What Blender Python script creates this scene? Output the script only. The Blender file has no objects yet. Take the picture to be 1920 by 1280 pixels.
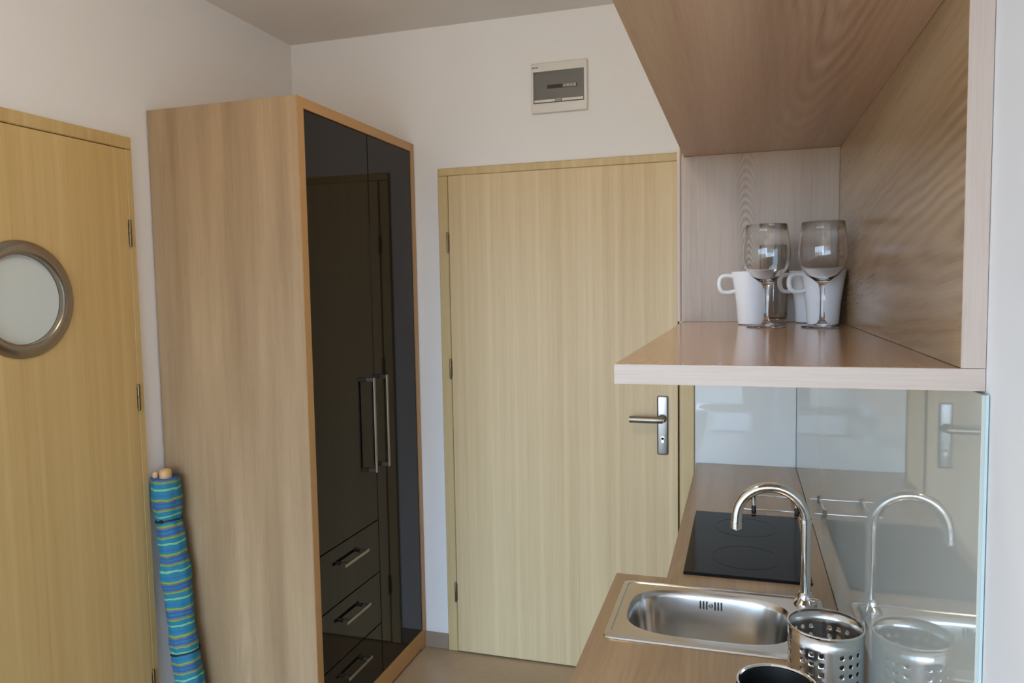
import bpy, bmesh, math, random
from mathutils import Vector, Matrix
random.seed(7)
SC = bpy.context.scene
COL = SC.collection

# ------------------------------------------------------------------ camera
F_PX, YAW, PITCH, ROLL, EYE = 1402.17, 0.29909985, 0.07058488, 0.01730327, 1.56
def cam_matrix():
    r = Vector((math.cos(YAW), math.sin(YAW), 0)); f = Vector((-math.sin(YAW), math.cos(YAW), 0)); d = Vector((0, 0, -1))
    f2 = f*math.cos(PITCH) + d*math.sin(PITCH); d2 = d*math.cos(PITCH) - f*math.sin(PITCH)
    r3 = r*math.cos(ROLL) + d2*math.sin(ROLL); d3 = d2*math.cos(ROLL) - r*math.sin(ROLL)
    m = Matrix((r3, -d3, -f2)).transposed().to_4x4()
    m.translation = Vector((0, 0, EYE))
    return m
cd = bpy.data.cameras.new('camera'); cam = bpy.data.objects.new('camera', cd); COL.objects.link(cam)
cd.sensor_fit = 'HORIZONTAL'; cd.sensor_width = 36; cd.lens = F_PX/1920*36; cd.clip_start = 0.01
cam.matrix_world = cam_matrix(); SC.camera = cam

# ------------------------------------------------------------------ sky seen through the made-up balcony doorway behind the camera
SKY_STRENGTH = 8.5
w = bpy.data.worlds.new('sky'); SC.world = w; w.use_nodes = True
nt = w.node_tree; nt.nodes.clear()
tc = nt.nodes.new('ShaderNodeTexCoord'); sp = nt.nodes.new('ShaderNodeSeparateXYZ'); nt.links.new(tc.outputs['Generated'], sp.inputs[0])
mr = nt.nodes.new('ShaderNodeMapRange'); mr.inputs['From Min'].default_value = -1; mr.inputs['From Max'].default_value = 1
nt.links.new(sp.outputs['Z'], mr.inputs['Value'])
rp = nt.nodes.new('ShaderNodeValToRGB'); nt.links.new(mr.outputs[0], rp.inputs[0])
e = rp.color_ramp.elements
e[0].position = 0.0; e[0].color = (.17, .155, .13, 1)
e[1].position = 1.0; e[1].color = (.42, .64, 1.0, 1)
for p, c in ((.49, (.20, .185, .16, 1)), (.51, (.58, .77, 1.0, 1)), (.62, (.47, .71, 1.0, 1))):
    k = e.new(p); k.color = c
bg = nt.nodes.new('ShaderNodeBackground'); bg.inputs['Strength'].default_value = SKY_STRENGTH
nt.links.new(rp.outputs[0], bg.inputs[0])
wo = nt.nodes.new('ShaderNodeOutputWorld'); nt.links.new(bg.outputs[0], wo.inputs[0])

# made-up doorway opening in the wall behind the camera (guides sky sampling only)
WY = -1.95
WIN = (-2.95, 0.14, 0.06, 2.22)        # x0 x1 z0 z1
SUN_STRENGTH = 0.8
sl = bpy.data.lights.new('sun', 'SUN'); sl.energy = SUN_STRENGTH; sl.angle = math.radians(.6); sl.color = (1.0, .90, .76)
so = bpy.data.objects.new('sun', sl); COL.objects.link(so); so.rotation_euler = Vector((-.28, .62, -.95)).to_track_quat('-Z', 'Y').to_euler()
pl = bpy.data.lights.new('sky_portal', 'AREA'); pl.shape = 'RECTANGLE'; pl.size = WIN[1]-WIN[0]; pl.size_y = WIN[3]-WIN[2]
pl.cycles.is_portal = True
po = bpy.data.objects.new('sky_portal', pl); COL.objects.link(po)
po.location = ((WIN[0]+WIN[1])/2, WY-.02, (WIN[2]+WIN[3])/2); po.rotation_euler = (math.radians(90), 0, 0)

vs = SC.view_settings; vs.view_transform = 'Standard'; vs.look = 'None'; vs.gamma = 1; vs.use_curve_mapping = False; vs.exposure = 0.52

# ------------------------------------------------------------------ materials
def srgb(r, g, b):
    f = lambda c: (c/255/12.92) if c/255 <= .04045 else ((c/255+.055)/1.055)**2.4
    return (f(r), f(g), f(b), 1)
class N:
    """tiny node-graph helper"""
    def __init__(s, name):
        s.m = bpy.data.materials.new(name); s.m.use_nodes = True; s.t = s.m.node_tree
        s.b = s.t.nodes['Principled BSDF']
    def n(s, typ, **kw):
        x = s.t.nodes.new(typ)
        for k, v in kw.items(): setattr(x, k, v)
        return x
    def link(s, a, b): s.t.links.new(a, b)
    def math(s, op, a, b=None, clamp=False):
        x = s.n('ShaderNodeMath', operation=op, use_clamp=clamp)
        for i, v in enumerate((a, b)):
            if v is None: continue
            if isinstance(v, (int, float)): x.inputs[i].default_value = v
            else: s.link(v, x.inputs[i])
        return x.outputs[0]
    def coords(s, scale=(1, 1, 1), loc=(0, 0, 0), src='Object'):
        t = s.n('ShaderNodeTexCoord'); mp = s.n('ShaderNodeMapping'); s.link(t.outputs[src], mp.inputs[0])
        mp.inputs['Scale'].default_value = scale; mp.inputs['Location'].default_value = loc
        return mp.outputs[0]
    def noise(s, vec, scale=1, detail=2, rough=.5, dist=0):
        x = s.n('ShaderNodeTexNoise'); s.link(vec, x.inputs['Vector'])
        x.inputs['Scale'].default_value = scale; x.inputs['Detail'].default_value = detail
        x.inputs['Roughness'].default_value = rough; x.inputs['Distortion'].default_value = dist
        return x.outputs[0]
    def ramp(s, fac, stops):
        r = s.n('ShaderNodeValToRGB'); s.link(fac, r.inputs[0]); el = r.color_ramp.elements
        while len(el) < len(stops): el.new(.5)
        for q, (p, c) in zip(el, stops): q.position = p; q.color = c
        return r.outputs[0]
    def bump(s, h, strength=.1, dist=.001):
        x = s.n('ShaderNodeBump'); x.inputs['Strength'].default_value = strength; x.inputs['Distance'].default_value = dist
        s.link(h, x.inputs['Height']); s.link(x.outputs[0], s.b.inputs['Normal'])
    def set(s, **kw):
        for k, v in kw.items(): s.b.inputs[k.replace('_', ' ')].default_value = v
        return s
def plain(name, col, rough=.5, metal=0, **kw):
    g = N(name); g.set(Base_Color=col, Roughness=rough, Metallic=metal, **kw)
    v = g.coords(); h = g.noise(v, 60, 3)
    mr = g.n('ShaderNodeMapRange'); g.link(h, mr.inputs[0]); mr.inputs['To Min'].default_value = max(0, rough-.03); mr.inputs['To Max'].default_value = rough+.03
    g.link(mr.outputs[0], g.b.inputs['Roughness'])
    return g.m
def paint(name, col, rough=.75):
    g = N(name)
    v = g.coords(); n1 = g.noise(v, 1.3, 3); n2 = g.noise(v, 220, 2)
    c2 = tuple(x*.965 for x in col[:3])+(1,)
    g.link(g.ramp(n1, [(.3, c2), (.7, col)]), g.b.inputs['Base Color']); g.set(Roughness=rough)
    g.bump(n2, .12, .0006)
    return g.m
AX = {'x': 0, 'y': 1, 'z': 2}
def wood(name, light, mid, dark, along='z', across='x', rough=.4, a0=0., l0=0., k=.15, freq=900., ring=.0, band=.45, seed=0., slant=0., fw=.04, fl=.5, bs=16.):
    """oak decor: broad bands + fine fibres + a plain-sawn flame figure (nested arches) round (a0, l0 + some way along)"""
    g = N(name)
    t = g.n('ShaderNodeTexCoord'); se = g.n('ShaderNodeSeparateXYZ'); g.link(t.outputs['Object'], se.inputs[0])
    third = ({'x', 'y', 'z'} - {along, across}).pop()
    A = se.outputs[AX[across]]; L = se.outputs[AX[along]]; T = se.outputs[AX[third]]
    if slant: A = g.math('ADD', A, g.math('MULTIPLY', L, slant))
    def muladd(x, m, c):
        o = g.math('MULTIPLY_ADD', x, m); o.node.inputs[2].default_value = c; return o
    def vec(sa, sl, off):
        cb = g.n('ShaderNodeCombineXYZ')
        g.link(muladd(A, sa, off), cb.inputs[0]); g.link(g.math('MULTIPLY', L, sl), cb.inputs[1]); g.link(g.math('MULTIPLY', T, sa), cb.inputs[2])
        return cb.outputs[0]
    bands = g.noise(vec(bs, .5, seed+3), 1, 3, .6)
    fib = g.noise(vec(420, 9, seed+9), 1, 2, .6)
    pores = g.noise(vec(900, 26, seed+5), 1, 1)
    f = g.math('MULTIPLY', g.math('SUBTRACT', bands, .5), band*2.2)
    if ring:
        wob = g.noise(vec(9, 2.2, seed), 1, 2)
        a = g.math('ADD', g.math('SUBTRACT', A, a0), g.math('MULTIPLY', g.math('SUBTRACT', wob, .5), .05))
        ld = g.math('SUBTRACT', L, l0); l = g.math('MULTIPLY', ld, k)
        r = g.math('SQRT', g.math('ADD', g.math('MULTIPLY', a, a), g.math('MULTIPLY', l, l)))
        r = g.math('ADD', r, g.math('MULTIPLY', g.noise(vec(4, 7, seed+2), 1, 2), .006))
        amp = g.noise(vec(10, 4, seed+6), 1, 2)
        sn = muladd(g.math('SINE', g.math('MULTIPLY', r, freq)), .5, .5)
        q = g.math('DIVIDE', a, fw); q2 = g.math('DIVIDE', ld, fl)
        mask = g.math('POWER', 2.718, g.math('MULTIPLY', g.math('ADD', g.math('MULTIPLY', q, q), g.math('MULTIPLY', q2, q2)), -1.0))
        f = g.math('ADD', f, g.math('MULTIPLY', g.math('MULTIPLY', g.math('MULTIPLY', g.math('SUBTRACT', sn, .35), mask), muladd(amp, 2.6, -.45)), ring))
    f = g.math('ADD', f, g.math('MULTIPLY', g.math('SUBTRACT', fib, .5), .45))
    f = g.math('ADD', f, g.math('MULTIPLY', g.math('GREATER_THAN', pores, .64), .10))
    f = g.math('ADD', f, .40, True)
    g.link(g.ramp(f, [(0, light), (.45, mid), (1, dark)]), g.b.inputs['Base Color'])
    g.set(Roughness=rough); g.bump(fib, .06, .0004)
    return g.m
def door_veneer(name, across, light, mid, dark, off=0.):
    """pale straight-grained veneer laid in strips about 10 cm wide"""
    g = N(name)
    t = g.n('ShaderNodeTexCoord'); se = g.n('ShaderNodeSeparateXYZ'); g.link(t.outputs['Object'], se.inputs[0])
    A = se.outputs[AX[across]]; L = se.outputs['Z']
    q = g.math('DIVIDE', g.math('ADD', A, off), .104)
    strip = g.math('FLOOR', q); fr = g.math('FRACT', q)
    wn = g.n('ShaderNodeTexWhiteNoise', noise_dimensions='1D'); g.link(strip, wn.inputs['W'])
    def vec(sa, sl):
        cb = g.n('ShaderNodeCombineXYZ'); g.link(g.math('MULTIPLY', A, sa), cb.inputs[0]); g.link(g.math('MULTIPLY', L, sl), cb.inputs[1]); g.link(wn.outputs[0], cb.inputs[2])
        return cb.outputs[0]
    band = g.noise(vec(45, .7), 1, 2); fib = g.noise(vec(330, 5), 1, 2)
    seam = g.math('LESS_THAN', g.math('ABSOLUTE', g.math('SUBTRACT', fr, .5)), .07)
    f = g.math('ADD', g.math('MULTIPLY', g.math('SUBTRACT', band, .5), .6), g.math('MULTIPLY', g.math('SUBTRACT', fib, .5), .5))
    f = g.math('ADD', f, g.math('MULTIPLY', g.math('SUBTRACT', wn.outputs[0], .5), .18))
    f = g.math('SUBTRACT', f, g.math('MULTIPLY', seam, .16))
    f = g.math('ADD', f, .5, True)
    g.link(g.ramp(f, [(0, light), (.5, mid), (1, dark)]), g.b.inputs['Base Color'])
    g.set(Roughness=.42); g.bump(fib, .05, .0004)
    return g.m
def brushed(name, col, rough, sx, sy, sz):
    g = N(name); h = g.noise(g.coords((sx, sy, sz)), 1, 3)
    mr = g.n('ShaderNodeMapRange'); g.link(h, mr.inputs[0]); mr.inputs['To Min'].default_value = rough-.07; mr.inputs['To Max'].default_value = rough+.09
    g.link(mr.outputs[0], g.b.inputs['Roughness']); g.set(Base_Color=col, Metallic=1.0)
    return g.m

M = {}
M['wall'] = paint('wall_paint', srgb(238, 236, 236))
M['ceil'] = paint('ceiling_paint', srgb(232, 227, 220))
OAK = (srgb(190, 164, 132), srgb(168, 141, 110), srgb(136, 109, 80))
M['oak_side'] = wood('oak_wardrobe_side', srgb(182, 154, 120), srgb(160, 132, 99), srgb(128, 100, 72), along='z', across='x', a0=.02, l0=-.9, k=.05, freq=700, ring=.35, band=.75, seed=1, fw=.05, fl=1.2, bs=8.5)
M['oak_edge'] = wood('oak_edge_strip', srgb(212, 168, 114), srgb(194, 148, 94), srgb(164, 120, 74), along='z', across='y', band=.2, seed=2)
M['oak_edge_y'] = wood('oak_edge_strip_long', srgb(212, 168, 114), srgb(194, 148, 94), srgb(164, 120, 74), along='y', across='x', band=.2, seed=4)
M['oak_top'] = wood('oak_worktop', *OAK, along='y', across='x', rough=.3, a0=-.12, l0=.6, k=.06, freq=520, ring=.4, band=.5, seed=5, fw=.07, fl=1.2)
M['oak_shelf'] = wood('oak_shelf', srgb(204, 170, 136), srgb(186, 148, 114), srgb(150, 112, 80), along='y', across='x', rough=.16, a0=-.02, l0=-.5, k=.06, freq=700, ring=.25, band=.35, seed=6, fw=.05, fl=.7)
M['oak_under'] = wood('oak_cabinet_bottom', srgb(196, 166, 138), srgb(176, 143, 114), srgb(140, 104, 80), along='y', across='x', rough=.35, a0=.05, l0=-.45, k=.09, freq=620, ring=.45, band=.55, seed=7, fw=.05, fl=.75)
M['oak_niche'] = wood('oak_niche_panel', srgb(184, 156, 118), srgb(162, 132, 96), srgb(118, 88, 58), along='y', across='z', rough=.22, a0=.10, l0=-.62, k=.085, freq=460, ring=.55, band=.5, seed=8, slant=.08, fw=.13, fl=.62)
M['oak_end'] = wood('oak_end_panel', srgb(186, 168, 150), srgb(168, 148, 130), srgb(124, 100, 82), along='z', across='x', rough=.35, a0=-.030, l0=.02, k=.16, freq=2300, ring=1.0, band=.35, seed=11, fw=.020, fl=.33)
M['oak_front'] = wood('oak_shelf_edge', srgb(204, 190, 180), srgb(188, 170, 158), srgb(160, 138, 126), along='x', across='z', rough=.4, band=.25, seed=12)
M['oak_frontz'] = wood('oak_panel_edge', srgb(204, 190, 180), srgb(188, 170, 158), srgb(160, 138, 126), along='z', across='x', rough=.4, band=.25, seed=13)
VEN = (srgb(226, 204, 162), srgb(212, 187, 144), srgb(188, 160, 116))
M['ven_x'] = door_veneer('veneer_entry_door', 'x', *VEN, off=.03)
M['ven_y'] = door_veneer('veneer_bathroom_door', 'y', srgb(220, 192, 136), srgb(208, 176, 118), srgb(186, 152, 96))  # same veneer as the entry door, golden tone of grazing light put into colour
M['ven_fx'] = door_veneer('veneer_entry_frame', 'x', srgb(216, 193, 146), srgb(204, 179, 130), srgb(186, 159, 112), off=.4)
M['ven_fy'] = door_veneer('veneer_bathroom_frame', 'y', srgb(214, 188, 134), srgb(204, 174, 118), srgb(186, 152, 98), off=.4)
M['black_gloss'] = plain('black_gloss_lacquer', (.007, .0055, .0045, 1), .05, 0, Specular_IOR_Level=.25, Specular_Tint=(1.0, .84, .72, 1))
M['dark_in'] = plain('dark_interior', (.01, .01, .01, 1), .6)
M['hob'] = plain('black_ceramic_glass', (.008, .008, .009, 1), .10, 0, Specular_IOR_Level=.10)
M['hob_mark'] = plain('hob_zone_print', (.011, .011, .012, 1), .11, 0, Specular_IOR_Level=.10)
M['chrome'] = plain('polished_chrome', (.78, .76, .74, 1), .07, 1)
M['steel'] = brushed('brushed_steel', (.66, .64, .62, 1), .19, 4, 90, 4)
M['steel_v'] = brushed('brushed_steel_holder', (.66, .64, .62, 1), .19, 20, 20, 300)
M['nickel'] = brushed('satin_nickel', (.38, .37, .35, 1), .32, 60, 60, 8)
M['ring_steel'] = plain('porthole_steel', (.40, .35, .29, 1), .24, 1)
M['dark_nickel'] = plain('dark_satin_nickel', (.30, .27, .235, 1), .3, 1)
M['hinge'] = plain('hinge_brass', (.22, .17, .10, 1), .35, 1)
M['white_plastic'] = plain('white_plastic', srgb(222, 218, 212), .35)
M['white_ceramic'] = plain('white_ceramic', srgb(232, 232, 234), .12)
M['grey_plastic'] = plain('grey_plastic', srgb(150, 148, 144), .35)
M['print'] = plain('grey_print', srgb(95, 98, 96), .5)
M['rubber'] = plain('black_rubber', (.012, .012, .012, 1), .5)
M['lacq_glass_b'] = plain('white_backed_glass_lit', srgb(218, 221, 220), .015, 0, IOR=1.52)  # brighter copy of the same glass, light on the back wall put into colour
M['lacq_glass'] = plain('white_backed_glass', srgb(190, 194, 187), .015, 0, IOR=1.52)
M['glass_edge'] = plain('polished_glass_edge', srgb(186, 206, 208), .1, 0, IOR=1.52)
M['frost'] = plain('frosted_glass', srgb(214, 220, 216), .35)
M['skirt'] = plain('tile_skirting', srgb(150, 134, 116), .35)
M['cabwhite'] = plain('cabinet_board', srgb(205, 200, 194), .45)
M['pale_wood'] = wood('pale_turned_wood', srgb(224, 186, 136), srgb(212, 170, 118), srgb(180, 136, 88), along='z', across='x', band=.3, seed=15)
def glass_mat(name, col, rough=0.0):
    g = N(name); g.set(Base_Color=col, Roughness=rough, IOR=1.40, Transmission_Weight=1.0); v = g.coords(); h = g.noise(v, 12, 1); g.bump(h, .01, .0002); return g.m
M['glass'] = glass_mat('clear_glass', (1, 1, 1, 1))
M['smoke'] = glass_mat('smoked_plastic', (.86, .86, .86, 1), .03)
def tile_mat():
    g = N('beige_floor_tile'); v = g.coords(); n1 = g.noise(v, 3, 4); n2 = g.noise(v, 40, 3)
    f = g.math('ADD', g.math('MULTIPLY', n1, .7), g.math('MULTIPLY', n2, .3))
    g.link(g.ramp(f, [(.3, srgb(176, 152, 122)), (.7, srgb(196, 172, 142))]), g.b.inputs['Base Color']); g.set(Roughness=.3); g.bump(n2, .05, .0005)
    return g.m
M['tile'] = tile_mat()
M['laminate'] = wood('laminate_floor', srgb(222, 206, 184), srgb(206, 187, 162), srgb(180, 158, 132), along='y', across='x', rough=.4, band=.5, seed=21)
M['grout'] = plain('grout', srgb(150, 130, 106), .8)
def stripes_mat():
    g = N('striped_bag_fabric')
    t = g.n('ShaderNodeTexCoord'); se = g.n('ShaderNodeSeparateXYZ'); g.link(t.outputs['UV'], se.inputs[0])
    wob = g.noise(g.coords((1, 1, 1)), 28, 2)
    q = g.math('ADD', se.outputs['Y'], g.math('MULTIPLY', g.math('SUBTRACT', wob, .5), .012))
    fr = g.math('FRACT', g.math('DIVIDE', q, .092))
    teal, blue, lime, mauve, pale = srgb(32, 122, 146), srgb(46, 92, 152), srgb(132, 158, 66), srgb(112, 112, 108), srgb(126, 182, 148)
    st = [(0, teal), (.14, lime), (.19, mauve), (.25, blue), (.33, teal), (.38, blue), (.47, mauve), (.53, lime), (.59, teal), (.68, srgb(40, 106, 158)), (.76, teal), (.90, pale), (.965, teal)]
    o = g.ramp(fr, st); o.node.color_ramp.interpolation = 'CONSTANT'
    g.link(o, g.b.inputs['Base Color']); g.set(Roughness=.75)
    g.bump(g.noise(g.coords((1, 1, .35)), 55, 3), .5, .006)
    return g.m
M['stripes'] = stripes_mat()

# ------------------------------------------------------------------ geometry helpers
def mesh_obj(name, bm, mat, parent=None, smooth=False):
    bmesh.ops.recalc_face_normals(bm, faces=bm.faces[:])
    me = bpy.data.meshes.new(name); bm.to_mesh(me); bm.free()
    if smooth:
        for p in me.polygons: p.use_smooth = True
    if mat is not None: me.materials.append(M[mat] if isinstance(mat, str) else mat)
    o = bpy.data.objects.new(name, me); COL.objects.link(o)
    if parent is not None: o.parent = parent
    return o
def sharp(o, ang=35):
    o.data.set_sharp_from_angle(angle=math.radians(ang)); return o
def add_box(bm, x0, x1, y0, y1, z0, z1, bev=0, seg=1):
    r = bmesh.ops.create_cube(bm, size=1)
    vv = r['verts']
    bmesh.ops.scale(bm, vec=(x1-x0, y1-y0, z1-z0), verts=vv)
    bmesh.ops.translate(bm, vec=((x0+x1)/2, (y0+y1)/2, (z0+z1)/2), verts=vv)
    if bev:
        ed = list({ed for v in vv for ed in v.link_edges})
        bmesh.ops.bevel(bm, geom=ed, offset=bev, segments=seg, affect='EDGES', profile=.5)
def box(name, b, mat, parent=None, bev=0, seg=1, base=(0, 0, 0)):
    bm = bmesh.new(); add_box(bm, b[0]-base[0], b[1]-base[0], b[2]-base[1], b[3]-base[1], b[4]-base[2], b[5]-base[2], bev, seg)
    return mesh_obj(name, bm, mat, parent)
def add_lathe(bm, prof, seg=48, c=(0, 0, 0), axis='z', close=False):
    rings = []
    for r, h in prof:
        if r < 1e-6:
            p = {'z': (0, 0, h), 'x': (h, 0, 0), 'y': (0, h, 0)}[axis]
            rings.append([bm.verts.new(Vector(p)+Vector(c))]); continue
        rg = []
        for i in range(seg):
            a = 2*math.pi*i/seg; u, v = r*math.cos(a), r*math.sin(a)
            p = {'z': (u, v, h), 'x': (h, u, v), 'y': (u, h, v)}[axis]
            rg.append(bm.verts.new(Vector(p)+Vector(c)))
        rings.append(rg)
    pairs = list(zip(rings, rings[1:]))
    if close: pairs.append((rings[-1], rings[0]))
    for A, B in pairs:
        for i in range(seg):
            j = (i+1) % seg
            if len(A) == 1 and len(B) == 1: break
            if len(A) == 1: bm.faces.new((A[0], B[i], B[j]))
            elif len(B) == 1: bm.faces.new((A[i], A[j], B[0]))
            else: bm.faces.new((A[i], A[j], B[j], B[i]))
def lathe(name, prof, mat, parent=None, seg=48, c=(0, 0, 0), axis='z', close=False, ang=40):
    bm = bmesh.new(); add_lathe(bm, prof, seg, c, axis, close)
    return sharp(mesh_obj(name, bm, mat, parent, True), ang)
def add_tube(bm, pts, rad, seg=16, closed=False, flat=None):
    pts = [Vector(p) for p in pts]; n = len(pts)
    rads = rad if isinstance(rad, (list, tuple)) else [rad]*n
    rings = []; up = None
    for i, p in enumerate(pts):
        a = pts[(i-1) % n] if (closed or i > 0) else p
        b = pts[(i+1) % n] if (closed or i < n-1) else p
        t = (b-a).normalized()
        if up is None:
            up = Vector((0, 1, 0)) if abs(t.y) < .9 else Vector((1, 0, 0))
        s = t.cross(up).normalized(); up = s.cross(t).normalized()
        fx = flat if flat else 1
        rings.append([bm.verts.new(p + s*math.cos(2*math.pi*k/seg)*rads[i] + up*math.sin(2*math.pi*k/seg)*rads[i]*fx) for k in range(seg)])
    pr = list(zip(rings, rings[1:])) + ([(rings[-1], rings[0])] if closed else [])
    for A, B in pr:
        for k in range(seg): bm.faces.new((A[k], A[(k+1) % seg], B[(k+1) % seg], B[k]))
    if not closed:
        bm.faces.new(rings[0][::-1]); bm.faces.new(rings[-1])
    return rings
def tube(name, pts, rad, mat, parent=None, seg=16, closed=False, flat=None):
    bm = bmesh.new(); add_tube(bm, pts, rad, seg, closed, flat); return sharp(mesh_obj(name, bm, mat, parent, True), 50)
def smoothpath(pts, n=6):
    pts = [Vector(p) for p in pts]; out = []
    for i in range(len(pts)-1):
        p0 = pts[max(0, i-1)]; p1 = pts[i]; p2 = pts[i+1]; p3 = pts[min(len(pts)-1, i+2)]
        for k in range(n):
            t = k/n
            out.append(.5*((2*p1) + (p2-p0)*t + (2*p0-5*p1+4*p2-p3)*t*t + (3*p1-p0-3*p2+p3)*t**3))
    out.append(pts[-1]); return out
def tag(o, label, cat, group=None, kind=None):
    o['label'] = label; o['category'] = cat
    if group: o['group'] = group
    if kind: o['kind'] = kind
    return o
def thing(name, loc, label, cat, group=None, kind=None):
    o = bpy.data.objects.new(name, None); COL.objects.link(o); o.location = loc; o.empty_display_size = .05
    return tag(o, label, cat, group, kind)
def dup(root, loc, label):
    r = root.copy(); COL.objects.link(r); r.location = loc; r['label'] = label
    for ch in list(root.children):
        c = ch.copy(); COL.objects.link(c); c.parent = r
        for gch in ch.children:
            d = gch.copy(); COL.objects.link(d); d.parent = c
    return r

# ------------------------------------------------------------------ the room
XL, XR, YB, ZC = -1.895, 0.200, 2.932, 2.638
TH = .12
def S(o, label, cat): return tag(o, label, cat, kind='structure')
# floor: screed plus tiles
Y_ROOM = .10; X_FL, X_FR, Y_RL = -3.4, XR, .90
fl = S(box('floor', (XL-TH, XR+TH, Y_ROOM, YB+TH, -.10, -.004), 'grout'), 'beige tiled floor of the entrance and kitchenette', 'floor')
ts = .70
proto = None
for j in range(14):
    for i in range(5):
        x1 = max(XL+.001, -1.332-ts+i*ts); x2 = min(-1.332+i*ts-.003, XR-.001); y2 = YB-.002-j*ts; y1 = max(y2-ts+.003, Y_ROOM)
        if x2-x1 < .01 or y2-y1 < .01: continue
        box('tile', (x1, x2, y1, y2, -.006, 0), 'tile', fl, bev=.0008)
S(box('floor_living', (X_FL-TH, X_FR+TH, WY-TH, Y_ROOM-.0005, -.10, 0), 'laminate'), 'oak laminate floor of the living area behind the viewer', 'floor')
S(box('floor_living', (X_FL-TH, XL-TH-.0005, Y_ROOM, Y_RL, -.10, 0), 'laminate'), 'oak laminate floor strip beside the bathroom wall', 'floor')
S(box('ceiling', (X_FL-TH, X_FR+TH, WY-TH, YB+TH, ZC, ZC+TH), 'ceil'), 'plain matt ceiling above the wardrobe and kitchenette', 'ceiling')
def wall_with_hole(name, plane, fixed, depth, a0, a1, h, mat, lab):
    """wall slab (plane 'x' or 'y') with one rectangular opening h=(a0,a1,z0,z1)"""
    bm = bmesh.new(); f0, f1 = sorted((fixed, fixed+depth))
    for (p, q, z0, z1) in ((a0, h[0], 0, ZC), (h[1], a1, 0, ZC), (h[0], h[1], h[3], ZC), (h[0], h[1], 0, h[2])):
        if q-p < 1e-4 or z1-z0 < 1e-4: continue
        if plane == 'y': add_box(bm, p, q, f0, f1, z0, z1)
        else: add_box(bm, f0, f1, p, q, z0, z1)
    return S(mesh_obj(name, bm, mat), lab, 'wall')
wall_with_hole('wall_back', 'y', YB, TH, XL-TH, XR+TH, (-1.168, -.228, 0, 2.03), 'wall', 'white wall around the entrance door and fuse box')
wall_with_hole('wall_left', 'x', XL, -TH, Y_RL, YB, (1.13, 1.955, 0, 2.03), 'wall', 'white wall around the door with the round window')
S(box('light_stop_back', (XL-TH, XR+TH, YB+TH, YB+TH+.05, 0, ZC), 'wall'), 'unseen slab added behind the entrance door to stop light leaking in', 'wall')  # added slab, blocks sky light leaking round the entrance door
S(box('light_stop_left', (XL-TH-.05, XL-TH, Y_RL, YB+TH, 0, ZC), 'wall'), 'unseen slab added behind the porthole door to stop light leaking in', 'wall')  # added slab, keeps sky light out of the bathroom door gaps
S(box('wall_right', (XR, XR+TH, WY, YB, 0, ZC), 'wall'), 'bluish white wall behind the glass splashback at the right', 'wall')
S(box('wall_return_left', (X_FL, XL-TH-.0505, Y_RL, Y_RL+TH, 0, ZC), 'wall'), 'white wall returning behind the bathroom door', 'wall')
S(box('wall_far_left', (X_FL-TH, X_FL, WY, Y_RL+TH, 0, ZC), 'wall'), 'white left wall of the living area', 'wall')
wall_with_hole('wall_front', 'y', WY, -TH, X_FL-TH, X_FR+TH, WIN, 'wall', 'white wall with the made-up wide balcony doorway')
# unseen balcony doorway frame, made up to bring in daylight
wf = thing('unseen_window_1', ((WIN[0]+WIN[1])/2, WY, 0), 'unseen white framed balcony doorway, made up to let in daylight', 'window', kind='structure')
b0 = tuple(wf.location)
for nm, b in (('frame_post', (WIN[0], WIN[0]+.06, WY-.09, WY-.03, WIN[2], WIN[3])), ('frame_post', (WIN[1]-.06, WIN[1], WY-.09, WY-.03, WIN[2], WIN[3])),
              ('frame_head', (WIN[0]+.06, WIN[1]-.06, WY-.09, WY-.03, WIN[3]-.06, WIN[3])), ('frame_sill', (WIN[0]+.06, WIN[1]-.06, WY-.09, WY-.03, WIN[2], WIN[2]+.05)),
              *[('mullion', (WIN[0]+(WIN[1]-WIN[0])*q-.05, WIN[0]+(WIN[1]-WIN[0])*q+.05, WY-.09, WY-.03, WIN[2]+.05, WIN[3]-.06)) for q in (.25, .5, .75)]):
    box(nm, b, 'white_plastic', wf, .004, 1, b0)
S(box('baseboard_back', (-1.322, -1.214, YB-.010, YB-.0005, .0005, .068), 'skirt', bev=.0015), 'short brown tile skirting between wardrobe and entrance door', 'baseboard')
S(box('baseboard_left', (XL+.0005, XL+.010, 1.980, 2.062, .0005, .068), 'skirt', bev=.0015), 'short brown tile skirting behind the rolled parasol', 'baseboard')

# ------------------------------------------------------------------ invented ceiling lamp, out of view above, added for warm light
LAMP_W = 13.0
lp = thing('added_ceiling_lamp', (-.62, 1.28, ZC), 'unseen round ceiling lamp added in the entrance for warm light', 'lamp')
lathe('canopy', [(0, -.001), (.085, -.001), (.090, -.006), (.090, -.022), (.080, -.028), (0, -.028)], 'white_plastic', lp, 48)
gm = N('added_lamp_glow'); gm.set(Base_Color=(.9, .88, .84, 1), Roughness=.3, Emission_Color=(1.0, .84, .63, 1), Emission_Strength=LAMP_W)
gm.link(gm.ramp(gm.noise(gm.coords(), 30, 2), [(0, (1.0, .83, .62, 1)), (1, (1.0, .85, .64, 1))]), gm.b.inputs['Emission Color'])
lathe('globe', [(.074, -.029)]+[(.14*math.sin(math.radians(a)), -.108+.095*math.cos(math.radians(a))) for a in range(35, 180, 8)]+[(0, -.203)], gm.m, lp, 48)

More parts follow.
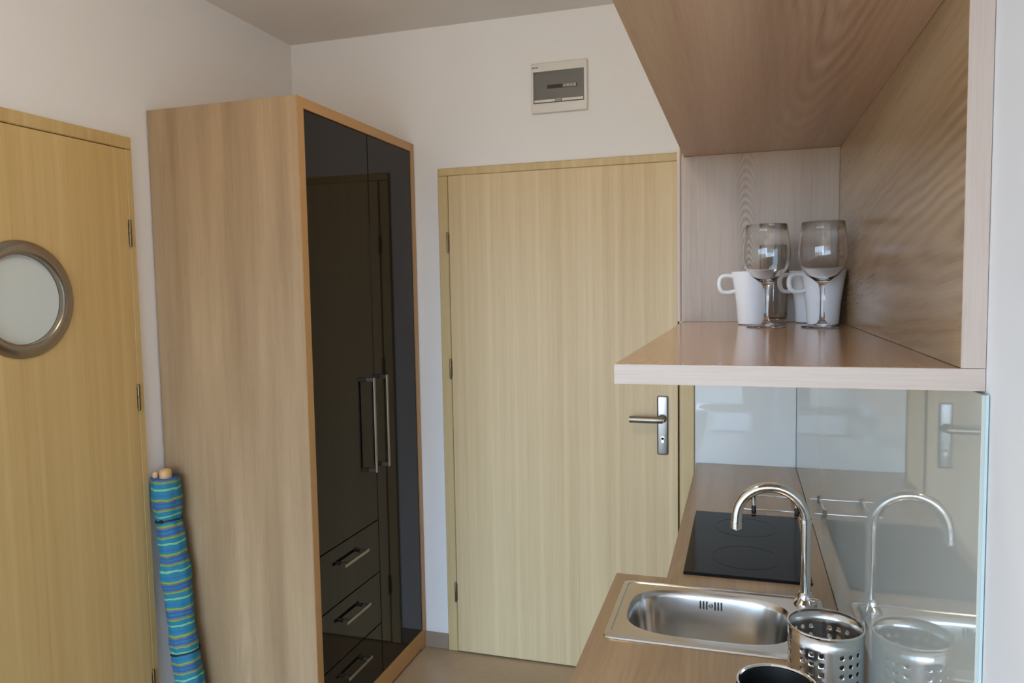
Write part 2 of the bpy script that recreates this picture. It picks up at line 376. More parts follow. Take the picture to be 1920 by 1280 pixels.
# ------------------------------------------------------------------ entrance door (door_1)
d1 = thing('door_1', (-.70, YB, 0), 'closed pale wood entrance door with lever handle beside the kitchenette', 'door', kind='structure'); B = tuple(d1.location)
lf = box('door_leaf', (-1.164, -.2345, YB-.020, YB+.022, .006, 2.0275), 'ven_x', d1, .002, 1, B)
FY0, FY1 = YB-.016, YB-.0003
box('frame_post', (-1.211, -1.1675, FY0, FY1, 0.001, 2.0275), 'ven_fx', d1, .003, 1, B)
box('frame_post', (-.2295, -.1735, FY0, FY1, 0.001, 2.0275), 'ven_fx', d1, .003, 1, B)
box('frame_head', (-1.211, -.1735, FY0, FY1, 2.0285, 2.060), 'ven_fx', d1, .003, 1, B)
box('frame_jamb', (-1.1675, -1.1655, FY1, YB+.05, 0.001, 2.0275), 'ven_fx', d1, 0, 1, B)
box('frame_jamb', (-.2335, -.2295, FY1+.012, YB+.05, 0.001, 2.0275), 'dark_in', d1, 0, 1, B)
def hinge(x, y, z, parent, base, axis):
    bm = bmesh.new(); c = (x-base[0], y-base[1], z-base[2])
    add_lathe(bm, [(0, -.043), (.0040, -.043), (.0048, -.040), (.0048, -.002), (.0036, -.001), (.0036, .001), (.0048, .002), (.0048, .040), (.0040, .043), (0, .043)], 16, c)
    w_ = .006
    if axis == 'x': add_box(bm, c[0]-w_, c[0]+w_, c[1]+.002, c[1]+.006, c[2]-.034, c[2]+.034)
    else: add_box(bm, c[0]-.006, c[0]-.002, c[1]-w_, c[1]+w_, c[2]-.034, c[2]+.034)
    return sharp(mesh_obj('hinge', bm, 'hinge', parent, True), 40)
for z in (1.755, 1.229, .268): hinge(-1.167, YB-.026, z, lf, B, 'x')
def lever_set(cx, y, ztop, zbot, zl, reach, parent, base):
    """back plate + lever (faces -y)"""
    bm = bmesh.new(); add_box(bm, cx-.021-base[0], cx+.021-base[0], y-.009-base[1], y-base[1], zbot-base[2], ztop-base[2], .006, 3)
    p = sharp(mesh_obj('lock_plate', bm, 'nickel', parent, True), 35)
    bm = bmesh.new()
    add_lathe(bm, [(0, -.052), (.009, -.052), (.0105, -.049), (.0105, -.015), (.015, -.011), (.0165, -.009), (0, -.009)], 24, (cx-base[0], y-base[1], zl-base[2]), 'y')
    pts = smoothpath([(cx+.004, y-.048, zl), (cx-.02, y-.050, zl), (cx-.06, y-.050, zl), (cx-reach, y-.048, zl)], 5)
    add_tube(bm, [(a-base[0], b-base[1], c-base[2]) for a, b, c in pts], [.0128]*len(pts), 16)
    sharp(mesh_obj('lever', bm, 'dark_nickel', parent, True), 40)  # shadowed look of the lever put into a darker nickel
    bm = bmesh.new(); c = (cx-base[0], y-base[1], zbot+.068-base[2])
    add_lathe(bm, [(0, -.0125), (.008, -.0125), (.0085, -.009), (0, -.009)], 20, c, 'y'); add_box(bm, c[0]-.005, c[0]+.005, c[1]-.0125, c[1]-.009, c[2]-.020, c[2])
    sharp(mesh_obj('key_cylinder', bm, 'chrome', parent, True), 40)
lever_set(-.292, YB-.020, 1.137, .907, 1.049, .122, lf, B)

# ------------------------------------------------------------------ bathroom door with porthole (door_2)
d2 = thing('door_2', (XL, 1.54, 0), 'wood bathroom door with round frosted porthole at the left, golden light put into its colour', 'door', kind='structure'); B = tuple(d2.location)
PC = (1.560, 1.553); R_OUT, R_IN = .162, .124
bm = bmesh.new()
def leaf_with_hole(bm, y0, y1, z0, z1, cy, cz, r, x0, x1, n=64):
    sides = []
    for x in (x0, x1):
        outer, inner = [], []
        for i in range(n):
            a = 2*math.pi*(i+.5)/n; c_, s_ = math.cos(a), math.sin(a)
            tmax = min(((y1-cy) if c_ > 0 else (y0-cy))/c_ if abs(c_) > 1e-9 else 1e9, ((z1-cz) if s_ > 0 else (z0-cz))/s_ if abs(s_) > 1e-9 else 1e9)
            outer.append((x, cy+c_*tmax, cz+s_*tmax)); inner.append(bm.verts.new((x, cy+c_*r, cz+s_*r)))
        # exact corners: snap nearest outer point
        for cyy in (y0, y1):
            for czz in (z0, z1):
                k = min(range(n), key=lambda q: (math.atan2(outer[q][2]-cz, outer[q][1]-cy)-math.atan2(czz-cz, cyy-cy))**2)
                outer[k] = (x, cyy, czz)
        outer = [bm.verts.new(p) for p in outer]
        for i in range(n):
            j = (i+1) % n; bm.faces.new((outer[i], outer[j], inner[j], inner[i]))
        sides.append((outer, inner))
    for k in (0, 1):
        A, Bv = sides[0][k], sides[1][k]
        for i in range(n):
            j = (i+1) % n; bm.faces.new((A[i], A[j], Bv[j], Bv[i]))
leaf_with_hole(bm, 1.138-B[1], 1.9485-B[1], .006, 2.022, PC[0]-B[1], PC[1], .128, .0175, -.026)
lf2 = mesh_obj('door_leaf', bm, 'ven_y', d2)
box('frame_post', (XL+.0003, XL+.017, 1.9515, 1.978, .001, 2.0245), 'ven_fy', d2, .003, 1, B)
box('frame_post', (XL+.0003, XL+.017, 1.085, 1.1355, .001, 2.0245), 'ven_fy', d2, .003, 1, B)
box('frame_head', (XL+.0003, XL+.017, 1.085, 1.978, 2.0255, 2.064), 'ven_fy', d2, .003, 1, B)
pw = lathe('porthole_ring', [(R_IN, .012), (R_IN, .026), (R_IN+.003, .029), (R_IN+.010, .030), (R_OUT-.008, .0285), (R_OUT-.002, .0235), (R_OUT, .0180), (R_IN+.004, .0178)], 'ring_steel', d2, 96, (0, PC[0]-B[1], PC[1]), 'x', True)
lathe('frosted_pane', [(0, .004), (R_IN-.0005, .004), (R_IN-.0005, .010), (0, .010)], 'frost', d2, 64, (0, PC[0]-B[1], PC[1]), 'x')
for z in (1.758, 1.228, .268): hinge(XL+.020, 1.951, z, lf2, B, 'y')

# ------------------------------------------------------------------ wardrobe
WX0, WX1, WY0, WY1, WZ = XL+.004, -1.320, 2.064, YB-.004, 2.170
wd = thing('wardrobe', ((WX0+WX1)/2, (WY0+WY1)/2, 0), 'tall oak wardrobe with glossy black doors and three drawers in the corner', 'wardrobe'); B = tuple(wd.location)
box('side_panel', (WX0, WX1-.0008, WY0, WY0+.036, 0, WZ), 'oak_side', wd, .001, 1, B)
box('side_panel', (WX0, WX1-.0008, WY1-.030, WY1, 0, WZ), 'oak_side', wd, .001, 1, B)
box('edge_strip', (WX1-.0006, WX1, WY0+.0008, WY0+.036, 0, WZ-.001), 'oak_edge', wd, 0, 1, B)
box('edge_strip', (WX1-.0006, WX1, WY1-.030, WY1-.001, 0, WZ-.001), 'oak_edge', wd, 0, 1, B)
box('top_panel', (WX0, WX1, WY0+.0362, WY1-.0302, WZ-.034, WZ), 'oak_edge_y', wd, .0008, 1, B)
box('bottom_panel', (WX0, WX1, WY0+.0362, WY1-.0302, .012, .084), 'oak_edge_y', wd, .0008, 1, B)
box('back_panel', (WX0, WX0+.006, WY0+.0362, WY1-.0302, .0845, WZ-.0345), 'dark_in', wd, 0, 1, B)
YS = 2.523; DX0, DX1 = WX1-.024, WX1-.004
yi0, yi1 = WY0+.0385, WY1-.0325
def door_panel(name, y0, y1, z0, z1): return box(name, (DX0, DX1, y0, y1, z0, z1), 'black_gloss', wd, .0012, 2, B)
dl = door_panel('door', yi0, YS-.0022, .693, WZ-.037)
dr = door_panel('door', YS+.0022, yi1, .087, WZ-.037)
box('divider_panel', (WX0+.01, DX0-.004, YS-.009, YS+.009, .0845, WZ-.0345), 'dark_in', wd, 0, 1, B)
def bar_handle(parent, p0, p1, out, th=.006, w=.013):
    """flat bar on two posts, parallel to p0-p1, standing off in +x"""
    bm = bmesh.new(); ax = 2 if abs(p1[2]-p0[2]) > abs(p1[1]-p0[1]) else 1
    a, b = [tuple(q[i]-B[i] for i in range(3)) for q in (p0, p1)]
    if ax == 2:
        add_box(bm, a[0]+out-th, a[0]+out, a[1]-w/2, a[1]+w/2, a[2], b[2], .0015, 2)
        for z0, z1 in ((a[2], a[2]+.016), (b[2]-.016, b[2])): add_box(bm, a[0], a[0]+out-th*.5, a[1]-w/2+.0008, a[1]+w/2-.0008, z0+.001, z1, .001, 1)
    else:
        add_box(bm, a[0]+out-th, a[0]+out, a[1], b[1], a[2]-w/2, a[2]+w/2, .0015, 2)
        for y0, y1 in ((a[1]+.012, a[1]+.024), (b[1]-.024, b[1]-.012)): add_box(bm, a[0], a[0]+out-th*.5, y0, y1, a[2]-w/2+.0008, a[2]+w/2-.0008, .001, 1)
    return mesh_obj('handle', bm, 'dark_nickel', parent)
bar_handle(dl, (DX1, 2.462, .888), (DX1, 2.462, 1.242), .034)
bar_handle(dr, (DX1, 2.566, .888), (DX1, 2.566, 1.242), .034)
for z0, z1 in ((.491, .689), (.288, .487), (.087, .284)):
    dw = door_panel('drawer', yi0, YS-.0022, z0, z1)
    zc = z0+.128
    bar_handle(dw, (DX1, 2.225, zc), (DX1, 2.395, zc), .028, .005, .011)

# ------------------------------------------------------------------ fuse box
FB = (-.803, -.577, 2.249, 2.443)
fb = thing('fuse_box', ((FB[0]+FB[1])/2, YB, FB[2]), 'white fuse box with grey see-through flap high on the back wall', 'fuse box'); B = tuple(fb.location)
bm = bmesh.new(); x0, x1, z0, z1 = FB; ox0, ox1, oz0, oz1 = x0+.010, x1-.012, z0+.037, z1-.034
yf = YB-.016; yb = YB-.0005
def ring_frame(bm, o, i, y_f, y_b):
    O = [(o[0], o[2]), (o[1], o[2]), (o[1], o[3]), (o[0], o[3])]; I = [(i[0], i[2]), (i[1], i[2]), (i[1], i[3]), (i[0], i[3])]
    vO = [[bm.verts.new((p[0]-B[0], y-B[1], p[1]-B[2])) for p in O] for y in (y_f, y_b)]; vI = [[bm.verts.new((p[0]-B[0], y-B[1], p[1]-B[2])) for p in I] for y in (y_f, y_b)]
    for k in range(4):
        j = (k+1) % 4
        bm.faces.new((vO[0][k], vO[0][j], vI[0][j], vI[0][k])); bm.faces.new((vO[1][k], vI[1][k], vI[1][j], vO[1][j]))
        bm.faces.new((vO[0][k], vO[1][k], vO[1][j], vO[0][j])); bm.faces.new((vI[0][k], vI[0][j], vI[1][j], vI[1][k]))
    oe = [e_ for e_ in bm.edges if all(v in vO[0] for v in e_.verts)] + [e_ for e_ in bm.edges if (e_.verts[0] in vO[0] and e_.verts[1] in vO[1]) or (e_.verts[1] in vO[0] and e_.verts[0] in vO[1])]
    bmesh.ops.bevel(bm, geom=oe, offset=.005, segments=3, affect='EDGES', profile=.5)
ring_frame(bm, FB, (ox0, ox1, oz0, oz1), yf, yb)
fr_ = sharp(mesh_obj('frame', bm, 'white_plastic', fb, True), 30)
box('inner_panel', (ox0+.0005, ox1-.0005, YB-.0045, YB-.001, oz0+.0005, oz1-.0005), 'grey_plastic', fb, 0, 1, B)
zc = (oz0+oz1)/2
box('breaker_slot', (ox0+.055, ox1-.030, YB-.0065, YB-.0046, zc-.004, zc+.010), 'rubber', fb, 0, 1, B)
for k in range(4):
    xx = ox0+.118+k*.0135
    box('breaker', (xx, xx+.012, YB-.0085, YB-.0066, zc-.003, zc+.009), 'white_plastic', fb, .0006, 1, B)
fp = box('flap', (ox0+.0015, ox1-.0015, YB-.0135, YB-.0115, oz0+.0015, oz1-.0015), 'smoke', fb, .0005, 1, B)
xm = (ox0+ox1)/2
box('flap_rail', (ox0+.004, xm-.014, YB-.0165, YB-.0137, oz0+.004, oz0+.014), 'white_plastic', fb, .0008, 1, B)
box('flap_rail', (xm+.013, ox1-.004, YB-.0165, YB-.0137, oz0+.004, oz0+.014), 'white_plastic', fb, .0008, 1, B)
box('latch', (xm-.012, xm+.011, YB-.0185, YB-.0137, oz0+.002, oz0+.017), 'grey_plastic', fb, .0015, 2, B)
bm = bmesh.new()
for a, b_ in ((.006, .015), (.017, .020), (.0215, .026), (.0275, .030)):
    add_box(bm, x0+a-B[0], x0+b_-B[0], yf-.0006-B[1], yf+.0002-B[1], z1-.020-B[2], z1-.0155-B[2])
mesh_obj('logo_print', bm, 'print', fr_)

# ------------------------------------------------------------------ base cabinets and worktop
WT, WB = .878, .850
XG = .194                       # front face of the glass
Y_STEP, Y_NEAR = 1.738, .70
def base_cab(y0, y1, xf, label, doors):
    t = thing('base_cabinet', ((xf+XR)/2, (y0+y1)/2, 0), label, 'cabinet', 'base cabinets under the worktop'); b = tuple(t.location)
    box('side_panel', (xf+.022, XR-.003, y0, y0+.016, .10, WB-.001), 'cabwhite', t, 0, 1, b)
    box('side_panel', (xf+.022, XR-.003, y1-.016, y1, .10, WB-.001), 'cabwhite', t, 0, 1, b)
    box('bottom_panel', (xf+.022, XR-.003, y0+.0165, y1-.0165, .10, .116), 'cabwhite', t, 0, 1, b)
    box('back_panel', (XR-.010, XR-.003, y0+.0165, y1-.0165, .1165, WB-.001), 'cabwhite', t, 0, 1, b)
    box('plinth', (xf+.06, xf+.076, y0, y1, 0, .0995), 'oak_edge_y', t, 0, 1, b)
    n = doors; wd_ = (y1-y0)/n
    for i in range(n):
        d = box('door', (xf+.003, xf+.021, y0+i*wd_+.0015, y0+(i+1)*wd_-.0015, .102, WB-.004), 'oak_top', t, .001, 1, b)
        yy = y0+i*wd_+.05
        bm = bmesh.new(); add_box(bm, xf-.022-b[0], xf-.016-b[0], yy-b[1], yy+.14-b[1], .79-b[2], .801-b[2], .0015, 2)
        for q in (.012, .116): add_box(bm, xf-.018-b[0], xf+.0035-b[0], yy+q-b[1], yy+q+.012-b[1], .791-b[2], .80-b[2])
        mesh_obj('handle', bm, 'nickel', d)
    return t
base_cab(Y_STEP+.012, YB-.016, -.166+.012, 'shallow base cabinet below the hob beside the entrance door', 2)
base_cab(Y_NEAR+.012, Y_STEP+.006, -.284+.012, 'deeper base cabinet below the sink', 2)
# worktop with a cut-out for the sink
SX0, SX1, SY0, SY1 = -.236, .112, 1.428, 1.676
bm = bmesh.new()
XWR = XG-.0012
P = [(-.284, Y_NEAR), (XWR, Y_NEAR), (XWR, SY0), (XWR, SY1), (XWR, Y_STEP), (XWR, YB-.0072), (-.166, YB-.0072), (-.166, Y_STEP), (-.284, Y_STEP), (-.284, SY1), (-.284, SY0), (SX0, SY0), (SX1, SY0), (SX1, SY1), (SX0, SY1)]
polys = [(0, 1, 2, 12, 11, 10), (10, 11, 14, 9), (12, 2, 3, 13), (9, 14, 13, 3, 4, 7, 8), (7, 4, 5, 6)]
top = [bm.verts.new((x, y, WT)) for x, y in P]; bot = [bm.verts.new((x, y, WB)) for x, y in P]
for q in polys: bm.faces.new([top[i] for i in q]); bm.faces.new([bot[i] for i in reversed(q)])
for loop in ((0, 1, 2, 3, 4, 5, 6, 7, 8, 9, 10), (11, 12, 13, 14)):
    for i in range(len(loop)):
        a, b_ = loop[i], loop[(i+1) % len(loop)]; bm.faces.new((top[a], top[b_], bot[b_], bot[a]))
tag(mesh_obj('worktop', bm, 'oak_top'), 'oak kitchen worktop stepping narrower beside the entrance door', 'worktop')

# glass splashbacks
g1 = thing('glass_splashback', (XG, 1.8, WT), 'long white backed glass splashback on the right wall behind the tap', 'splashback', 'glass splashbacks'); B = tuple(g1.location)
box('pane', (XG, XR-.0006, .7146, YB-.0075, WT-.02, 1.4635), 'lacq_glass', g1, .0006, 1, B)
box('polished_edge', (XG+.0026, XR-.0010, .7138, .7145, WT-.02, 1.4635), 'glass_edge', g1, 0, 1, B)
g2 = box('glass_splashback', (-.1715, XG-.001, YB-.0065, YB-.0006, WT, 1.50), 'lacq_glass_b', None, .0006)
tag(g2, 'small white backed glass splashback on the back wall beside the entrance door', 'splashback', 'glass splashbacks')

# hob
hb = thing('hob', (.012, 2.018, WT), 'two-zone black glass hob set in the worktop', 'hob'); B = tuple(hb.location)
box('glass_plate', (-.131, .155, 1.768, 2.270, WT+.0005, WT+.0075), 'hob', hb, .002, 2, B)
for y in (1.90, 2.14):
    lathe('cooking_zone', [(.082, .0076), (.082, .0079), (.0795, .0079), (.0795, .0076)], 'hob_mark', hb, 64, (0, y-B[1], 0), 'z', True)

# sink
sk = thing('sink', (-.0465, 1.5475, WT), 'stainless steel inset sink with rounded bowl', 'sink'); B = tuple(sk.location)
bm = bmesh.new(); NS = 112
def sring(cx, cy, a, b, n, z):
    out = []
    for i in range(NS):
        t = 2*math.pi*i/NS; c_, s_ = math.cos(t), math.sin(t)
        out.append(bm.verts.new((cx-B[0]+a*math.copysign(abs(c_)**(2/n), c_), cy-B[1]+b*math.copysign(abs(s_)**(2/n), s_), z)))
    return out
oc, ob = (-.0465, 1.5475, .2125, .1475), (-.064, 1.552, .164, .114)
rs = [sring(*oc, 26, .0006), sring(oc[0], oc[1], oc[2]-.0015, oc[3]-.0015, 26, .0032), sring(oc[0], oc[1], oc[2]-.012, oc[3]-.012, 24, .0050), sring(oc[0], oc[1], oc[2]-.0145, oc[3]-.0145, 24, .0028)]
for d_, z in ((-.006, .0026), (0, .0016), (.004, -.004), (.0065, -.012), (.012, -.06), (.020, -.105), (.030, -.125), (.050, -.137), (.085, -.142)):
    rs.append(sring(ob[0], ob[1], ob[2]-d_, ob[3]-d_, 3.3, z))
for A_, B_ in zip(rs, rs[1:]):
    for i in range(NS):
        j = (i+1) % NS; bm.faces.new((A_[i], A_[j], B_[j], B_[i]))
bm.faces.new(rs[-1])
bowl = sharp(mesh_obj('bowl', bm, 'steel', sk, True), 32)
lathe('drain', [(0, -.1405), (.030, -.1405), (.036, -.139), (.040, -.1405), (.040, -.1418), (0, -.1418)], 'chrome', sk, 40, (ob[0]-B[0], ob[1]-B[1], 0))
# overflow grille on the far wall of the bowl
ox = -.063; oyw = ob[1]+ob[3]-.0085
for k in (-3, -2, -1, 1, 2, 3):
    xx = ox+k*.0068+(.002 if k > 0 else -.002)
    bm = bmesh.new(); add_box(bm, -.0016, .0016, -.0012, .0012, -.0085, .0085)
    s_ = mesh_obj('overflow_slot', bm, 'rubber', sk); s_.location = (xx-B[0], oyw-B[1]-.0004, -.0225); s_.rotation_euler = (math.radians(-6), 0, 0)
lathe('overflow_screw', [(0, -.004), (.003, -.004), (.0045, -.002), (.0045, .001), (0, .001)], 'chrome', sk, 20, (ox-B[0], oyw-B[1]-.0006, -.0225), 'y')

# tap
tp = thing('kitchen_tap', (.131, 1.661, WT+.002), 'chrome swan neck kitchen tap arching over the sink', 'tap'); B = tuple(tp.location)
lathe('base', [(0, .001), (.024, .001), (.024, .005), (.020, .009), (.0165, .012), (.0150, .022), (.0125, .026), (0, .026)], 'chrome', tp, 40)
ZA = 1.058; RA = .070
pts = [(0, 0, .02), (0, 0, .07), (0, 0, .13), (0, 0, ZA-B[2])]
for i in range(1, 25):
    a = math.pi*i/24; pts.append((-RA+RA*math.cos(a), -.002*i/24, ZA-B[2]+RA*math.sin(a)))
pts.append((-2*RA-.001, -.002, ZA-B[2]-.012))
tube('spout', pts, [.0108]*len(pts), 'chrome', tp, 24)
lathe('spout_collar', [(.0109, 0), (.0126, .001), (.0126, .010), (.0109, .011)], 'chrome', tp, 32, (0, 0, ZA-B[2]-.004), 'z', True)
lathe('aerator', [(0, -.002), (.0098, -.002), (.0116, 0), (.0116, .013), (.0105, .014), (0, .014)], 'chrome', tp, 32, (-2*RA-.001, -.002, ZA-B[2]-.024))
tube('lever', [(.006, -.008, .015), (.014, -.018, .017), (.024, -.030, .020)], [.005, .0045, .004], 'chrome', tp, 16)

# wire trivet behind the hob
tv = thing('wire_trivet', (.085, 2.40, WT), 'low chrome wire trivet with black rubber caps behind the hob', 'trivet'); B = tuple(tv.location)
for y in (2.305, 2.462):
    tube('rod', [(.004-B[0], y-B[1], .012), (.184-B[0], y-B[1], .012)], .0028, 'chrome', tv, 12)
for x in (.036, .156):
    tube('cross_rod', [(x-B[0], 2.305-B[1], .0175), (x-B[0], 2.462-B[1], .0175)], .0026, 'chrome', tv, 12)
    for y in (2.305, 2.462):
        lathe('rubber_cap', [(0, 0.0), (.006, 0.0), (.0068, .003), (.0068, .020), (.005, .023), (0, .023)], 'rubber', tv, 20, (x-B[0], y-B[1], 0))

# perforated utensil holder
UH = (.131, 1.264); UR, UZ = .0575, .135
uh = thing('utensil_holder', (UH[0], UH[1], WT), 'perforated stainless steel utensil holder in front of the tap', 'utensil holder')
bm = bmesh.new()
groups, cstep = 6, math.radians(15); hw = math.radians(5.2)      # half width of a hole cell
phase = math.radians(-116.7)
angs = []                                                           # (angle, is_hole_start)
for gq in range(groups):
    gc = phase + gq*2*math.pi/groups
    for k in (-1, 0, 1): angs.append(gc+k*cstep)
angs = sorted(a % (2*math.pi) for a in angs)
cols = []                                                           # list of (a0,a1,hole)
for i, a in enumerate(angs):
    cols.append((a-hw, a+hw, True)); nx = angs[(i+1) % len(angs)] + (2*math.pi if i == len(angs)-1 else 0)
    g0, g1_ = a+hw, nx-hw; m = max(1, round((g1_-g0)/math.radians(8)))
    for q in range(m): cols.append((g0+(g1_-g0)*q/m, g0+(g1_-g0)*(q+1)/m, False))
rows = []; z = .0; hz = hw*UR
zc_list = [.031+.0150*k for k in range(6)]
zz = .0
for zc_ in zc_list:
    rows.append((zz, zc_-hz, False)); rows.append((zc_-hz, zc_+hz, True)); zz = zc_+hz
rows.append((zz, UZ, False))
cache = {}
def uv_(a, z):
    key = (round(a % (2*math.pi), 5) % round(2*math.pi, 5), round(z, 6))
    if key not in cache: cache[key] = bm.verts.new((UR*math.cos(a), UR*math.sin(a), z))
    return cache[key]
for a0_, a1_, hc in cols:
    am = (a0_+a1_)/2
    for z0_, z1_, hr in rows:
        zm = (z0_+z1_)/2
        if hc and hr:
            ring = [(a0_, z0_), (am, z0_), (a1_, z0_), (a1_, zm), (a1_, z1_), (am, z1_), (a0_, z1_), (a0_, zm)]
            ro = [uv_(*p) for p in ring]; rr = (z1_-z0_)/2*.70
            ri = []
            for k in range(8):
                th = math.radians(-135+45*k); ri.append(uv_(am+rr*math.cos(th)/UR, zm+rr*math.sin(th)))
            for k in range(8): bm.faces.new((ro[k], ro[(k+1) % 8], ri[(k+1) % 8], ri[k]))
        elif hc:
            bm.faces.new((uv_(a0_, z0_), uv_(am, z0_), uv_(a1_, z0_), uv_(a1_, z1_), uv_(am, z1_), uv_(a0_, z1_)))
        elif hr:
            bm.faces.new((uv_(a0_, z0_), uv_(a1_, z0_), uv_(a1_, zm), uv_(a1_, z1_), uv_(a0_, z1_), uv_(a0_, zm)))
        else:
            bm.faces.new((uv_(a0_, z0_), uv_(a1_, z0_), uv_(a1_, z1_), uv_(a0_, z1_)))
wl = sharp(mesh_obj('perforated_wall', bm, 'steel_v', uh, True), 60)
sm = wl.modifiers.new('thickness', 'SOLIDIFY'); sm.thickness = .0009; sm.offset = -1
lathe('base', [(0, .0006), (UR-.001, .0006), (UR-.001, .002), (0, .002)], 'steel_v', uh, 48)
lathe('rim', [(UR+.0008, -.003), (UR+.0014, -.001), (UR+.0006, .0008), (UR-.0012, .0008), (UR-.0016, -.003)], 'chrome', uh, 64, (0, 0, UZ), 'z', True)

# dark-lined steel cup in front of the holder
CP = (.0525, 1.156)
cp = thing('steel_cup', (CP[0], CP[1], WT), 'round steel cup with black inside at the bottom edge before the holder', 'cup')
lathe('wall', [(0, .0008), (.043, .0008), (.047, .004), (.0545, .045), (.0565, .078), (.0545, .078), (.0525, .045), (.045, .006), (0, .004)], 'steel_v', cp, 64)
lathe('rim', [(.0560, .076), (.0590, .0775), (.0598, .0800), (.0585, .0825), (.0555, .0825), (.0540, .080), (.0545, .077)], 'chrome', cp, 64, (0, 0, 0), 'z', True)
lathe('lining', [(0, .0048), (.0440, .0068), (.0515, .045), (.0538, .0775), (.0543, .0775), (.0522, .045), (.0447, .0064), (0, .0043)], 'rubber', cp, 64)

# ------------------------------------------------------------------ wall unit: open shelf under a closed cabinet
UX0, UX1, UY0, UY1 = -.1200, XR-.0006, .727, 1.612
ZS, ZT = 1.4845, 1.8235
wu = thing('wall_unit', ((UX0+UX1)/2, (UY0+UY1)/2, ZS-.0195), 'oak wall unit with open shelf for glasses and mugs above the sink', 'wall unit'); B = tuple(wu.location)
sh = box('shelf', (UX0, UX1, UY0+.0008, UY1, ZS-.0195, ZS), 'oak_shelf', wu, .0006, 1, B)
box('edge_strip', (UX0+.0002, UX1, UY0, UY0+.0007, ZS-.0193, ZS-.0002), 'oak_front', sh, 0, 1, B)
bp = box('back_panel', (.1805, UX1, UY0+.0008, UY1, ZS+.0003, 2.20), 'oak_niche', wu, .0004, 1, B)
box('edge_strip', (.1807, UX1, UY0, UY0+.0007, ZS+.0004, 2.1995), 'oak_frontz', bp, 0, 1, B)
box('end_panel', (UX0-.001, .1803, UY1-.018, UY1, ZS+.0003, ZT-.0003), 'oak_end', wu, .0004, 1, B)
box('end_edge', (UX0-.0095, UX0-.0012, UY1-.019, UY1+.002, ZS-.0003, ZT+.02), 'oak_frontz', wu, .003, 2, B)
box('cabinet_floor', (UX0+.004, .1803, .700, UY1, ZT, ZT+.018), 'oak_under', wu, .0004, 1, B)
box('cabinet_side', (UX0+.0225, .1803, .700, .716, ZT+.0183, 2.20), 'oak_end', wu, .0004, 1, B)
box('cabinet_side', (UX0+.0225, .1803, UY1-.016, UY1, ZT+.0183, 2.20), 'oak_end', wu, .0004, 1, B)
box('cabinet_top', (UX0+.0225, .1803, .7163, UY1-.0163, 2.184, 2.20), 'oak_under', wu, .0004, 1, B)
for y0, y1 in ((.701, 1.1645), (1.1675, 1.631)):
    box('cabinet_door', (UX0+.004, UX0+.0220, y0, y1, ZT+.0195, 2.199), 'oak_niche', wu, .0008, 1, B)

# ------------------------------------------------------------------ glasses and mugs on the shelf
def mk_wine():
    t = thing('wine_glass', (0, 0, 0), 'x', 'wine glass', 'wine glasses on the shelf')
    prof = [(0, .0006), (.0345, .0006), (.0350, .0016), (.0340, .0024), (.020, .0042), (.009, .0075), (.0050, .014), (.0041, .028), (.0040, .055), (.0046, .070), (.0068, .078), (.014, .0845), (.026, .0935), (.0355, .106), (.0405, .121), (.0416, .133), (.0405, .150), (.0378, .170), (.0350, .1870), (.0346, .1876),
            (.0344, .1870), (.0372, .170), (.0399, .150), (.0409, .133), (.0398, .1215), (.0348, .1068), (.0254, .0948), (.0136, .0866), (.006, .0842), (0, .0836)]
    o = lathe('glass_body', prof, 'glass', t, 56, ang=60)
    return t
g = mk_wine(); g.scale = (.97, .97, .955); g.location = (.0405, 1.392, ZS); g['label'] = 'left of the two wine glasses standing on the oak shelf'
dup(g, (.1310, 1.380, ZS), 'right of the two wine glasses standing on the oak shelf')
def mk_mug():
    t = thing('mug', (0, 0, 0), 'x', 'mug', 'white mugs on the shelf')
    lathe('body', [(0, .0005), (.0245, .0005), (.0268, .002), (.0275, .008), (.0300, .040), (.0345, .072), (.0392, .097), (.0395, .099), (.0388, .0997), (.0374, .098), (.0325, .072), (.0278, .040), (.025, .010), (.022, .006), (0, .0055)], 'white_ceramic', t, 56, ang=50)
    p = smoothpath([(-.0340, 0, .0905), (-.0440, 0, .0925), (-.0550, 0, .0910), (-.0605, 0, .0830), (-.0600, 0, .0700), (-.0545, 0, .0625), (-.0440, 0, .0610), (-.0300, 0, .0640)], 5)
    tube('handle', p, [.0043]*len(p), 'white_ceramic', t, 14, flat=1.5)
    return t
m = mk_mug(); m.location = (.0190, 1.482, ZS); m['label'] = 'white mug behind the left wine glass, handle to the left'
m.rotation_euler = (0, 0, math.radians(8))
m2 = dup(m, (.1390, 1.502, ZS), 'white mug behind the right wine glass, closest to the niche panel'); m2.rotation_euler = (0, 0, math.radians(14))
m3 = dup(m, (.1335, 1.5705, ZS), 'white mug hidden behind the right-hand white mug at the end panel'); m3.rotation_euler = (0, 0, math.radians(2))
m2.location = (.1405, 1.466, ZS); m3.location = (.1260, 1.549, ZS); m3.rotation_euler = (0, 0, math.radians(20))
tg = thing('tumbler', (.0590, 1.5645, ZS), 'tall clear tumbler between the mugs at the back of the shelf', 'tumbler')
lathe('glass_body', [(0, .0005), (.0225, .0005), (.0245, .003), (.0270, .060), (.0275, .150), (.0271, .1512), (.0266, .150), (.0256, .060), (.0232, .012), (.020, .009), (0, .0085)], 'glass', tg, 48, ang=50)

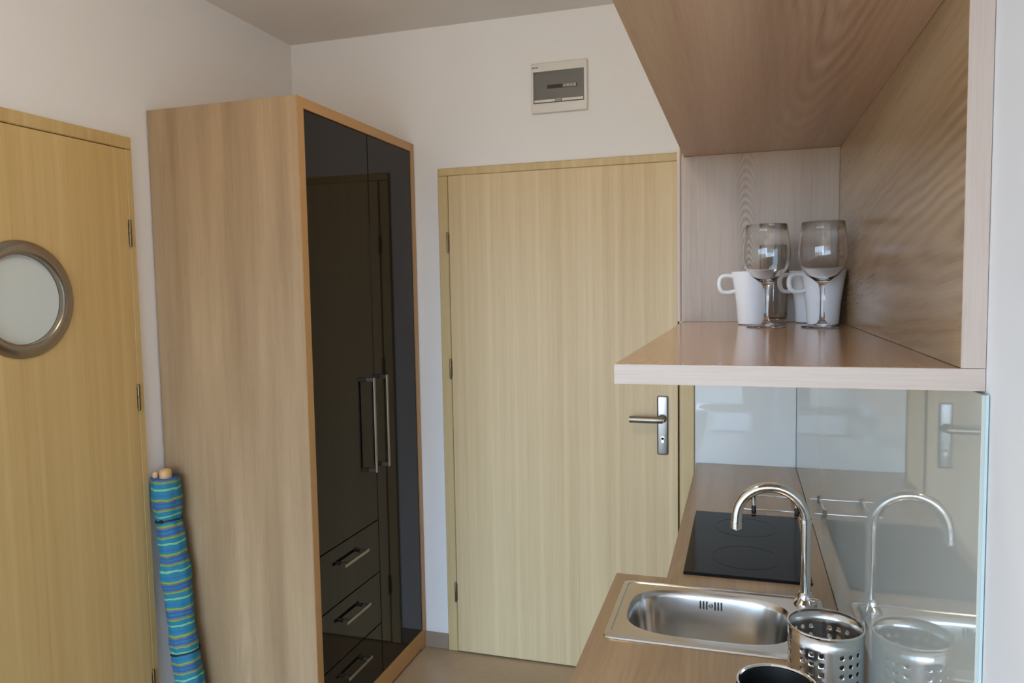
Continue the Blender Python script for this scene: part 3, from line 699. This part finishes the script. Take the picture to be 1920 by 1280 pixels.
# ------------------------------------------------------------------ rolled parasol leaning by the wardrobe
ps = thing('beach_parasol', (-1.742, 2.000, 0), 'rolled beach parasol in a blue green striped bag leaning beside the wardrobe', 'parasol'); B = tuple(ps.location)
YP = 2.006
cl = [(-1.742, .012), (-1.752, .12), (-1.775, .26), (-1.787, .345), (-1.806, .545), (-1.820, .70), (-1.833, .845), (-1.836, .955)]
path = smoothpath([(x-B[0], YP-B[1], z) for x, z in cl], 8); n = len(path)
def prad(z):
    r = .0455
    for zb in (.365, .812): r -= .0045*math.exp(-((z-zb)/.020)**2)
    r += .0025*math.sin(z*23)+.0015*math.sin(z*51+1)
    if z < .06: r -= .012*(1-z/.06)
    return r
bm = bmesh.new(); segp = 40
uvl = bm.loops.layers.uv.new('UVMap')
# extra sampling
fine = []
for i in range(n-1):
    for k in range(3): fine.append(path[i].lerp(path[i+1], k/3))
fine.append(path[-1])
arc = [0]
for i in range(1, len(fine)): arc.append(arc[-1]+(fine[i]-fine[i-1]).length)
ringsP = []
for i, p in enumerate(fine):
    t = (fine[min(i+1, len(fine)-1)]-fine[max(i-1, 0)]).normalized(); s_ = t.cross(Vector((0, 1, 0))).normalized(); u_ = s_.cross(t).normalized(); r = prad(p.z)
    rg = []
    for k in range(segp):
        a = 2*math.pi*k/segp; rk = r*(1+.035*math.sin(3*a+p.z*9)+.02*math.sin(7*a-p.z*15))
        rg.append(bm.verts.new(p+s_*math.cos(a)*rk+u_*math.sin(a)*rk*.98))
    ringsP.append(rg)
for i in range(len(ringsP)-1):
    for k in range(segp):
        j = (k+1) % segp
        f_ = bm.faces.new((ringsP[i][k], ringsP[i][j], ringsP[i+1][j], ringsP[i+1][k]))
        for lp, (aa, vv) in zip(f_.loops, ((k, arc[i]), (k+1, arc[i]), (k+1, arc[i+1]), (k, arc[i+1]))): lp[uvl].uv = (aa/segp, vv)
# gathered top and closed foot
def cap(rg, c, v):
    cv = bm.verts.new(c)
    for k in range(segp):
        f_ = bm.faces.new((rg[k], rg[(k+1) % segp], cv))
        for lp in f_.loops: lp[uvl].uv = (k/segp, v)
cap(ringsP[-1], fine[-1]+Vector((0, 0, -.006)), arc[-1]); cap(ringsP[0], fine[0]+Vector((0, 0, -.002)), 0)
bag = mesh_obj('bag', bm, 'stripes', ps, True)
for zb in (.365, .812):
    i = min(range(len(fine)), key=lambda q: abs(fine[q].z-zb)); p = fine[i]; t = (fine[i+1]-fine[i-1]).normalized(); s_ = t.cross(Vector((0, 1, 0))).normalized(); u_ = s_.cross(t)
    rr = prad(p.z)+.0015
    tube('drawcord', [p+s_*math.cos(2*math.pi*k/40)*rr+u_*math.sin(2*math.pi*k/40)*rr+t*.002*math.sin(2*math.pi*k/20) for k in range(40)], .0028, 'rubber', bag, 10, True)
    if zb > .5:
        c = p-u_*0+Vector((.006, -rr-.002, .002)); lathe('cord_toggle', [(0, -.007), (.005, -.006), (.0065, 0), (.005, .006), (0, .007)], 'rubber', bag, 16, tuple(c), 'x')
tt = fine[-1]
def knob(name, off, r, h):
    lathe(name, [(0, -.05), (r*.92, -.05), (r, 0), (r, h-r*.5), (r*.85, h-r*.2), (r*.5, h), (0, h+.001)], 'pale_wood', ps, 28, tuple(tt+Vector(off)))
knob('pole_tip', (.006, -.006, 0), .0195, .028)
knob('rib_tip', (-.030, -.012, 0), .0095, .018)
